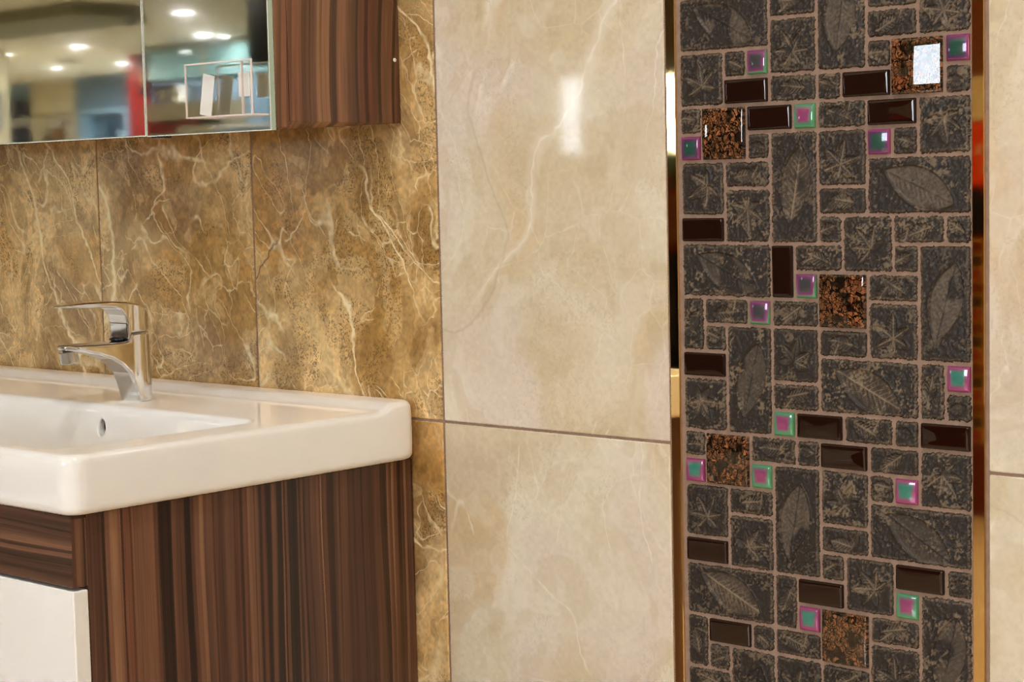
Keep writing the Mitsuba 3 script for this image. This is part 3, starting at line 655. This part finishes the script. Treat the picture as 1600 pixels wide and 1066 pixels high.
# ------------------------------------------------------------------ shop front opposite: grey wall with lit panes
def pane(n, x0, x1, z0, z1, y=-7.0, fr=0.05, sub=1):
    w = put(f'window_{n}', frame_mesh(x0 - fr, x1 + fr, z0 - fr, z1 + fr, fr, y - 0.02, y + 0.06), 'bulkhead_paint', kind='structure', label='bright shop-front pane in a dark frame')
    k = (x1 - x0) / sub
    for i in range(sub):
        a, b = x0 + i * k + (0.03 if i else 0), x0 + (i + 1) * k
        d = mikit.ply((np.array([[a, y + 0.01, z0], [b, y + 0.01, z0], [b, y + 0.01, z1], [a, y + 0.01, z1]]), np.array([[0, 2, 1], [0, 3, 2]])), 'white_paint')
        d['emitter'] = {'type': 'area', 'radiance': rgb(DAY)}
        put('pane', d, None, w)
        if i: put('mullion', box(a - 0.03, a, y - 0.02, y + 0.05, z0, z1), 'bulkhead_paint', w)
WIN = [(-6.15, -5.98, -0.04, 0.44, 0.03, 1), (-2.6, 0.6, -0.25, 0.95, 0.06, 3)]
def holed(x0, x1, z0, z1, holes):
    cs = m3.CrossSection.square((x1 - x0, z1 - z0)).translate((x0, z0))
    for a, b, c, d, fr, _ in holes: cs = cs - m3.CrossSection.square((b - a + 2 * fr, d - c + 2 * fr)).translate((a - fr, c - fr))
    return cs
fw = man(holed(-8.0, 7.0, FLOOR, CEIL, WIN).extrude(0.15)); v = fw.vertices.copy()
put('wall_far', trimesh.Trimesh(np.stack([v[:, 0], -7.0 - v[:, 2], v[:, 1]], 1), fw.faces, process=False), 'grey_wall', kind='structure', label='grey shop-front wall opposite, seen in reflections')
for n, (a, b, c, d, fr, s) in enumerate(WIN, 1): pane(n, a, b, c, d, -7.0, fr, s)

# red flowering plant in front of the narrow pane
pl = thing('potted_plant', 'red flowering plant in a terracotta pot below the bright narrow pane', 'plant')
px_, py_ = -5.90, -6.75
pot = lathe([(0, 0), (0.10, 0), (0.13, 0.22), (0.145, 0.24), (0.145, 0.27), (0.12, 0.27), (0.11, 0.25), (0, 0.25)], 28); pot.apply_translation((px_, py_, -0.52))
put('pot', pot, 'terracotta', pl, smooth=30)
rg = np.random.default_rng(5)
def blobs(n, rad, zc, spread, s):
    ms = []
    for _ in range(n):
        m = trimesh.creation.icosphere(1, s * rg.uniform(0.7, 1.2)); m.apply_scale((1, 1, 0.45))
        m.apply_transform(trimesh.transformations.rotation_matrix(rg.uniform(0, 3), rg.normal(size=3)))
        m.apply_translation((px_ + rg.normal() * spread, py_ + rg.normal() * spread, zc + rg.normal() * rad)); ms.append(m)
    return cat_mesh(*ms)
put('leaves', blobs(60, 0.05, -0.10, 0.07, 0.04), 'green_leaf', pl, kind='stuff')
put('flowers', blobs(30, 0.045, -0.14, 0.07, 0.035), 'petal_red', pl, kind='stuff')
st = thing('plant_stand', 'dark column stand under the flowering plant', 'stand')
put('top', cbox(px_ - 0.2, px_ + 0.2, py_ - 0.2, py_ + 0.2, -0.56, -0.52, 0.004), 'dark_red', st)
put('column', cbox(px_ - 0.15, px_ + 0.15, py_ - 0.15, py_ + 0.15, FLOOR, -0.56, 0.004), 'black_plastic', st)

# display board reflected in the right gold strip
bd = thing('display_board', 'dark red display board with yellow grouted mosaic and an orange sign', 'display board')
bx, by = -1.86, -4.0
put('board', cbox(bx - 0.30, bx + 0.30, by - 0.04, by, FLOOR + 0.005, -0.36, 0.004), 'dark_red', bd)
rows = 15
for j in range(rows):
    z0 = -1.02 + j * 0.043
    for i in range(3):
        x0 = bx - 0.062 + i * 0.043
        mt = ('red_paint', 'wood_pale', 'black_plastic', 'beige', 'dark_red', 'wood_pale', 'yellow_grout')[(j * 2 + i * 3 + j // 3) % 7]
        put('mosaic_piece', cbox(x0, x0 + 0.037, by, by + 0.006, z0, z0 + 0.037, 0.001), mt, bd)
put('grout_bed', box(bx - 0.066, bx + 0.068, by + 0.0002, by + 0.002, -1.024, -0.375), 'yellow_grout', bd)
put('dark_panel', cbox(bx - 0.30, bx + 0.30, by - 0.04, by, -0.36, -0.215, 0.004), 'black_plastic', bd)
sg = put('sign', cbox(bx - 0.30, bx + 0.30, by - 0.04, by, -0.215, 0.0, 0.02), 'orange', bd, label='orange sign with cream lettering')
for s, z in (('drink', -0.105), ('ink', -0.165)):
    t = meshkit.text_mesh(s, 0.034, 0.002); t.apply_translation((-t.bounds[:, 0].mean(), 0, 0))
    t.apply_transform(trimesh.transformations.rotation_matrix(math.pi / 2, [1, 0, 0]))
    t.apply_transform(trimesh.transformations.rotation_matrix(math.pi, [0, 0, 1])); t.apply_translation((bx, by + 0.0005, z))
    put('lettering', t, 'cream_paint', sg)
put('cream_band', cbox(bx - 0.30, bx + 0.30, by - 0.04, by, 0.0, 0.14, 0.004), 'cream_paint', bd)
put('wood_top', cbox(bx - 0.30, bx + 0.30, by - 0.04, by, 0.14, 0.75, 0.004), 'terracotta', bd)

# ------------------------------------------------------------------ the mall behind the mirror's view
put('trim_3', cat_mesh(box(-24, -11.45, -8.34, -7.72, CEIL - 0.10, CEIL - 0.001), box(-24, -12.15, -8.92, -8.36, CEIL - 0.06, CEIL - 0.001)), 'bulkhead_paint', kind='structure', label='grey stepped ceiling bulkhead crossing the left mirror door')
vt = thing('ceiling_vent', 'small square vent in the mall ceiling between two downlights', 'vent')
put('frame', frame_mesh(-16.98, -16.78, -11.52, -11.32, 0.02, 0, 0.02).apply_transform(np.eye(4)) if False else cat_mesh(box(-16.98, -16.78, -11.52, -11.32, CEIL - 0.02, CEIL - 0.001)), 'beige', vt)
for i in range(4): put('slat', box(-16.96, -16.80, -11.50 + i * 0.045, -11.475 + i * 0.045, CEIL - 0.028, CEIL - 0.0205), 'bulkhead_paint', vt)
# far mall wall
put('wall_mall', box(-24, -15.0, -14.2, -13.62, FLOOR, CEIL), 'blue_light', kind='structure', label='pale blue far wall of the mall seen in the left mirror door')
put('wall_left', box(-24.2, -24, -14.2, 0.2, FLOOR, CEIL), 'plaster', kind='structure')
pier = put('wall_pier', cat_mesh(box(-20.66, -20.60, -13.6, -13.4, FLOOR, CEIL), box(-19.74, -19.66, -13.6, -13.4, FLOOR, CEIL), box(-20.60, -19.74, -13.6, -13.4, 0.91, CEIL), box(-20.60, -19.74, -13.6, -13.4, FLOOR, 0.50)), 'cream_paint', kind='structure', label='cream wall pier with a display niche in the mirror')
put('niche_back', box(-20.60, -19.74, -13.615, -13.605, 0.50, 0.91), 'white_paint', pier)
fr = thing('picture_frame', 'small brown picture frame standing in the cream niche', 'picture frame')
put('frame', frame_mesh(-20.15, -19.93, 0.505, 0.785, 0.025, -13.56, -13.53), 'wood_pale', fr)
put('backing', box(-20.13, -19.95, -13.565, -13.555, 0.52, 0.77), 'white_paint', fr)
put('box', cbox(-20.30, -20.19, -13.58, -13.46, 0.501, 0.71, 0.003), 'wood_pale', label='tall brown box beside the picture frame in the niche', cat='box')
vs = thing('vase', 'dark slim vase with twigs at the left of the niche', 'vase')
vm = lathe([(0, 0), (0.04, 0), (0.05, 0.06), (0.025, 0.12), (0.03, 0.14), (0.02, 0.14), (0, 0.02)], 20); vm.apply_translation((-20.44, -13.5, 0.501))
put('body', vm, 'navy', vs, smooth=30)
put('twigs', cat_mesh(*[box(-20.44 + a, -20.435 + a, -13.505, -13.5, 0.60, 0.72 + 0.3 * abs(a)) for a in (-0.03, 0.0, 0.03)]), 'green_leaf', vs)
sg2 = thing('shop_sign', 'navy shop sign with white letters reading upfront', 'sign')
put('panel', cbox(-21.6, -20.68, -13.6, -13.5, -0.2, 1.11, 0.01), 'navy', sg2)
t = meshkit.text_mesh('upfront', 0.14, 0.01, True)
t.apply_scale((0.62 * 1.25 / (t.extents[0]), 1, 1)); t.apply_translation((-t.bounds[0, 0], 0, 0))
t.apply_transform(trimesh.transformations.rotation_matrix(math.pi / 2, [1, 0, 0])); t.apply_transform(trimesh.transformations.rotation_matrix(math.pi, [0, 0, 1])); t.apply_translation((-20.69, -13.499, 0.76))
put('lettering', t, 'white_paint', sg2)
# blue doorway
dw = put('wall_blue', cat_mesh(box(-19.65, -18.0, -13.6, -13.4, 0.92, CEIL), box(-19.65, -19.55, -13.6, -13.4, FLOOR, 0.92), box(-18.55, -18.0, -13.6, -13.4, FLOOR, 0.92)), 'blue_paint', kind='structure', label='blue shop wall with a doorway in the left mirror door')
put('casing', frame_mesh(-19.55, -18.55, FLOOR, 0.92, 0.07, -13.58, -13.38), 'blue_light', dw)
put('inner_wall', box(-19.47, -18.63, -13.615, -13.605, FLOOR, 0.84), 'blue_paint', dw)
put('inner_door', cbox(-19.25, -18.75, -13.60, -13.57, FLOOR, 0.74, 0.004), 'blue_dark', dw)
sc = thing('notice_board', 'small dark blue board with a pale sheet in the blue doorway', 'board')
put('board', cbox(-19.12, -18.70, -13.56, -13.53, 0.50, 0.66, 0.003), 'navy', sc)
put('sheet', box(-18.97, -18.80, -13.53, -13.525, 0.51, 0.64), 'blue_light', sc)
pil = put('wall_pillar', cbox(-16.5, -15.93, -10.0, -9.5, FLOOR, CEIL, 0.01), 'cream_paint', kind='structure', label='cream pillar at the left edge of the mirror')
po = thing('framed_poster', 'framed poster on the cream pillar at the left edge of the mirror', 'poster')
fm = frame_mesh(9.55, 9.90, 0.50, 0.92, 0.03, 15.90, 15.929); fm.apply_transform(np.array([[0, -1, 0, 0], [-1, 0, 0, 0], [0, 0, 1, 0], [0, 0, 0, 1.0]])); fm.invert()
put('frame', fm, 'beige', po)
put('sheet', box(-15.929, -15.915, -9.87, -9.58, 0.53, 0.89), 'grey_blue', po)
# red panel with a dark poster
rp = thing('red_panel', 'tall red advertising panel at the inner edge of the left mirror door', 'panel')
put('panel', cbox(-15.33, -15.02, -11.2, -11.05, FLOOR, 1.28, 0.006), 'red_paint', rp)
ps = put('poster', cbox(-15.13, -15.02, -11.05, -11.03, 0.84, 1.26, 0.003), 'black_plastic', rp, label='dark poster on the red panel')
fp = trimesh.creation.icosphere(2, 1.0); fp.apply_scale((0.05, 0.006, 0.11)); fp.apply_translation((-15.06, -11.03, 1.02)); put('pale_patch', fp, 'skin_tone', ps, smooth=True)
# teal glass shop wall
tw = put('wall_teal', box(-15.01, -8.6, -11.3, -11.10, FLOOR, CEIL), 'blue_paint', kind='structure', label='blue shop wall under teal glass panels in the right mirror door')
put('glass_panel', cbox(-14.99, -14.08, -11.10, -11.05, 0.98, CEIL - 0.04, 0.003), 'teal_glass', tw)
put('glass_panel', cbox(-14.04, -12.6, -11.10, -11.05, 0.98, CEIL - 0.04, 0.003), 'teal_glass', tw)
put('glass_panel', cbox(-12.56, -11.1, -11.10, -11.05, 0.98, CEIL - 0.04, 0.003), 'teal_glass', tw)
put('mullion', box(-14.08, -14.04, -11.10, -11.03, 0.98, CEIL), 'beige', tw)
put('mullion', box(-12.60, -12.56, -11.10, -11.03, 0.98, CEIL), 'beige', tw)
put('top_rail', box(-15.01, -8.6, -11.10, -11.02, CEIL - 0.04, CEIL), 'bulkhead_paint', tw)
# tall display shelf and what stands on it
sh = thing('display_shelf', 'tall beige display shelf in the lower left of the right mirror door', 'shelf')
put('back', box(-14.20, -12.9, -10.62, -10.60, FLOOR + 0.003, 0.70), 'beige', sh)
put('upper_front', cbox(-14.20, -13.32, -10.60, -10.40, 0.53, 0.70, 0.004), 'beige', sh)
put('lower_front', cbox(-13.70, -12.95, -10.60, -10.40, 0.10, 0.465, 0.004), 'beige', sh)
put('plinth', cbox(-14.20, -13.72, -10.60, -10.42, FLOOR + 0.003, 0.40, 0.004), 'beige', sh)
for k, (x0, x1, z0, z1, mt, lb) in enumerate(((-14.19, -13.95, 0.402, 0.52, 'red_paint', 'red box at the left of the lower display shelf'), (-13.94, -13.71, 0.402, 0.50, 'red_paint', 'red box in the middle of the lower display shelf'),
                                              (-13.68, -13.40, 0.467, 0.53, 'red_paint', 'flat red box at the right of the lower display shelf'), (-13.38, -13.20, 0.467, 0.50, 'black_plastic', 'flat black box beside the red boxes on the shelf'))):
    put('box', cbox(x0, x1, -10.58, -10.42, z0, z1 - (0.002 if z1 > 0.525 else 0), 0.003), mt, label=lb, cat='box')
mo = thing('screen', 'small blue framed screen on top of the beige display shelf', 'screen')
put('frame', frame_mesh(-14.16, -13.85, 0.701, 0.885, 0.022, -10.56, -10.50), 'purple_blue', mo)
put('panel', box(-14.138, -13.872, -10.545, -10.52, 0.723, 0.863), 'grey_blue', mo)
put('stand', box(-14.12, -14.02, -10.52, -10.51, 0.725, 0.83), 'cream_paint', mo)
put('box', cbox(-13.83, -13.74, -10.57, -10.45, 0.701, 0.87, 0.003), 'cream_paint', label='upright cream box beside the screen on the display shelf', cat='box')
put('box', cbox(-13.53, -13.46, -10.57, -10.45, 0.701, 0.85, 0.003), 'grey_blue', label='upright grey box at the right end of the display shelf', cat='box')
ct = thing('counter', 'pale blue shop counter low in the right mirror door', 'counter')
put('front', cbox(-12.85, -11.0, -10.7, -10.2, FLOOR + 0.003, 0.40, 0.004), 'blue_light', ct)
put('top', cbox(-12.88, -10.95, -10.75, -10.15, 0.40, 0.44, 0.004), 'white_paint', ct)
# hanging screen
tv = thing('hanging_screen', 'black screen hanging from the ceiling at the right edge of the mirror', 'screen')
put('panel', cbox(-7.92, -7.25, -6.54, -6.48, 0.59, 0.985, 0.006), 'black_plastic', tv)
put('pole', box(-7.60, -7.57, -6.60, -6.57, 0.80, CEIL - 0.001), 'bulkhead_paint', tv)
put('bracket', box(-7.66, -7.51, -6.57, -6.541, 0.72, 0.86), 'bulkhead_paint', tv)
cm = thing('ceiling_camera', 'small black camera under the ceiling at the seam between the mirror doors', 'camera')
cmb = m3.Manifold.cylinder(0.10, 0.03, 0.035, 20).rotate((0, 75, 20)).translate((-11.95, -8.6, 1.24))
put('body', cmb, 'black_plastic', cm, smooth=30)
put('arm', box(-11.93, -11.91, -8.61, -8.59, 1.25, CEIL - 0.001), 'black_plastic', cm)
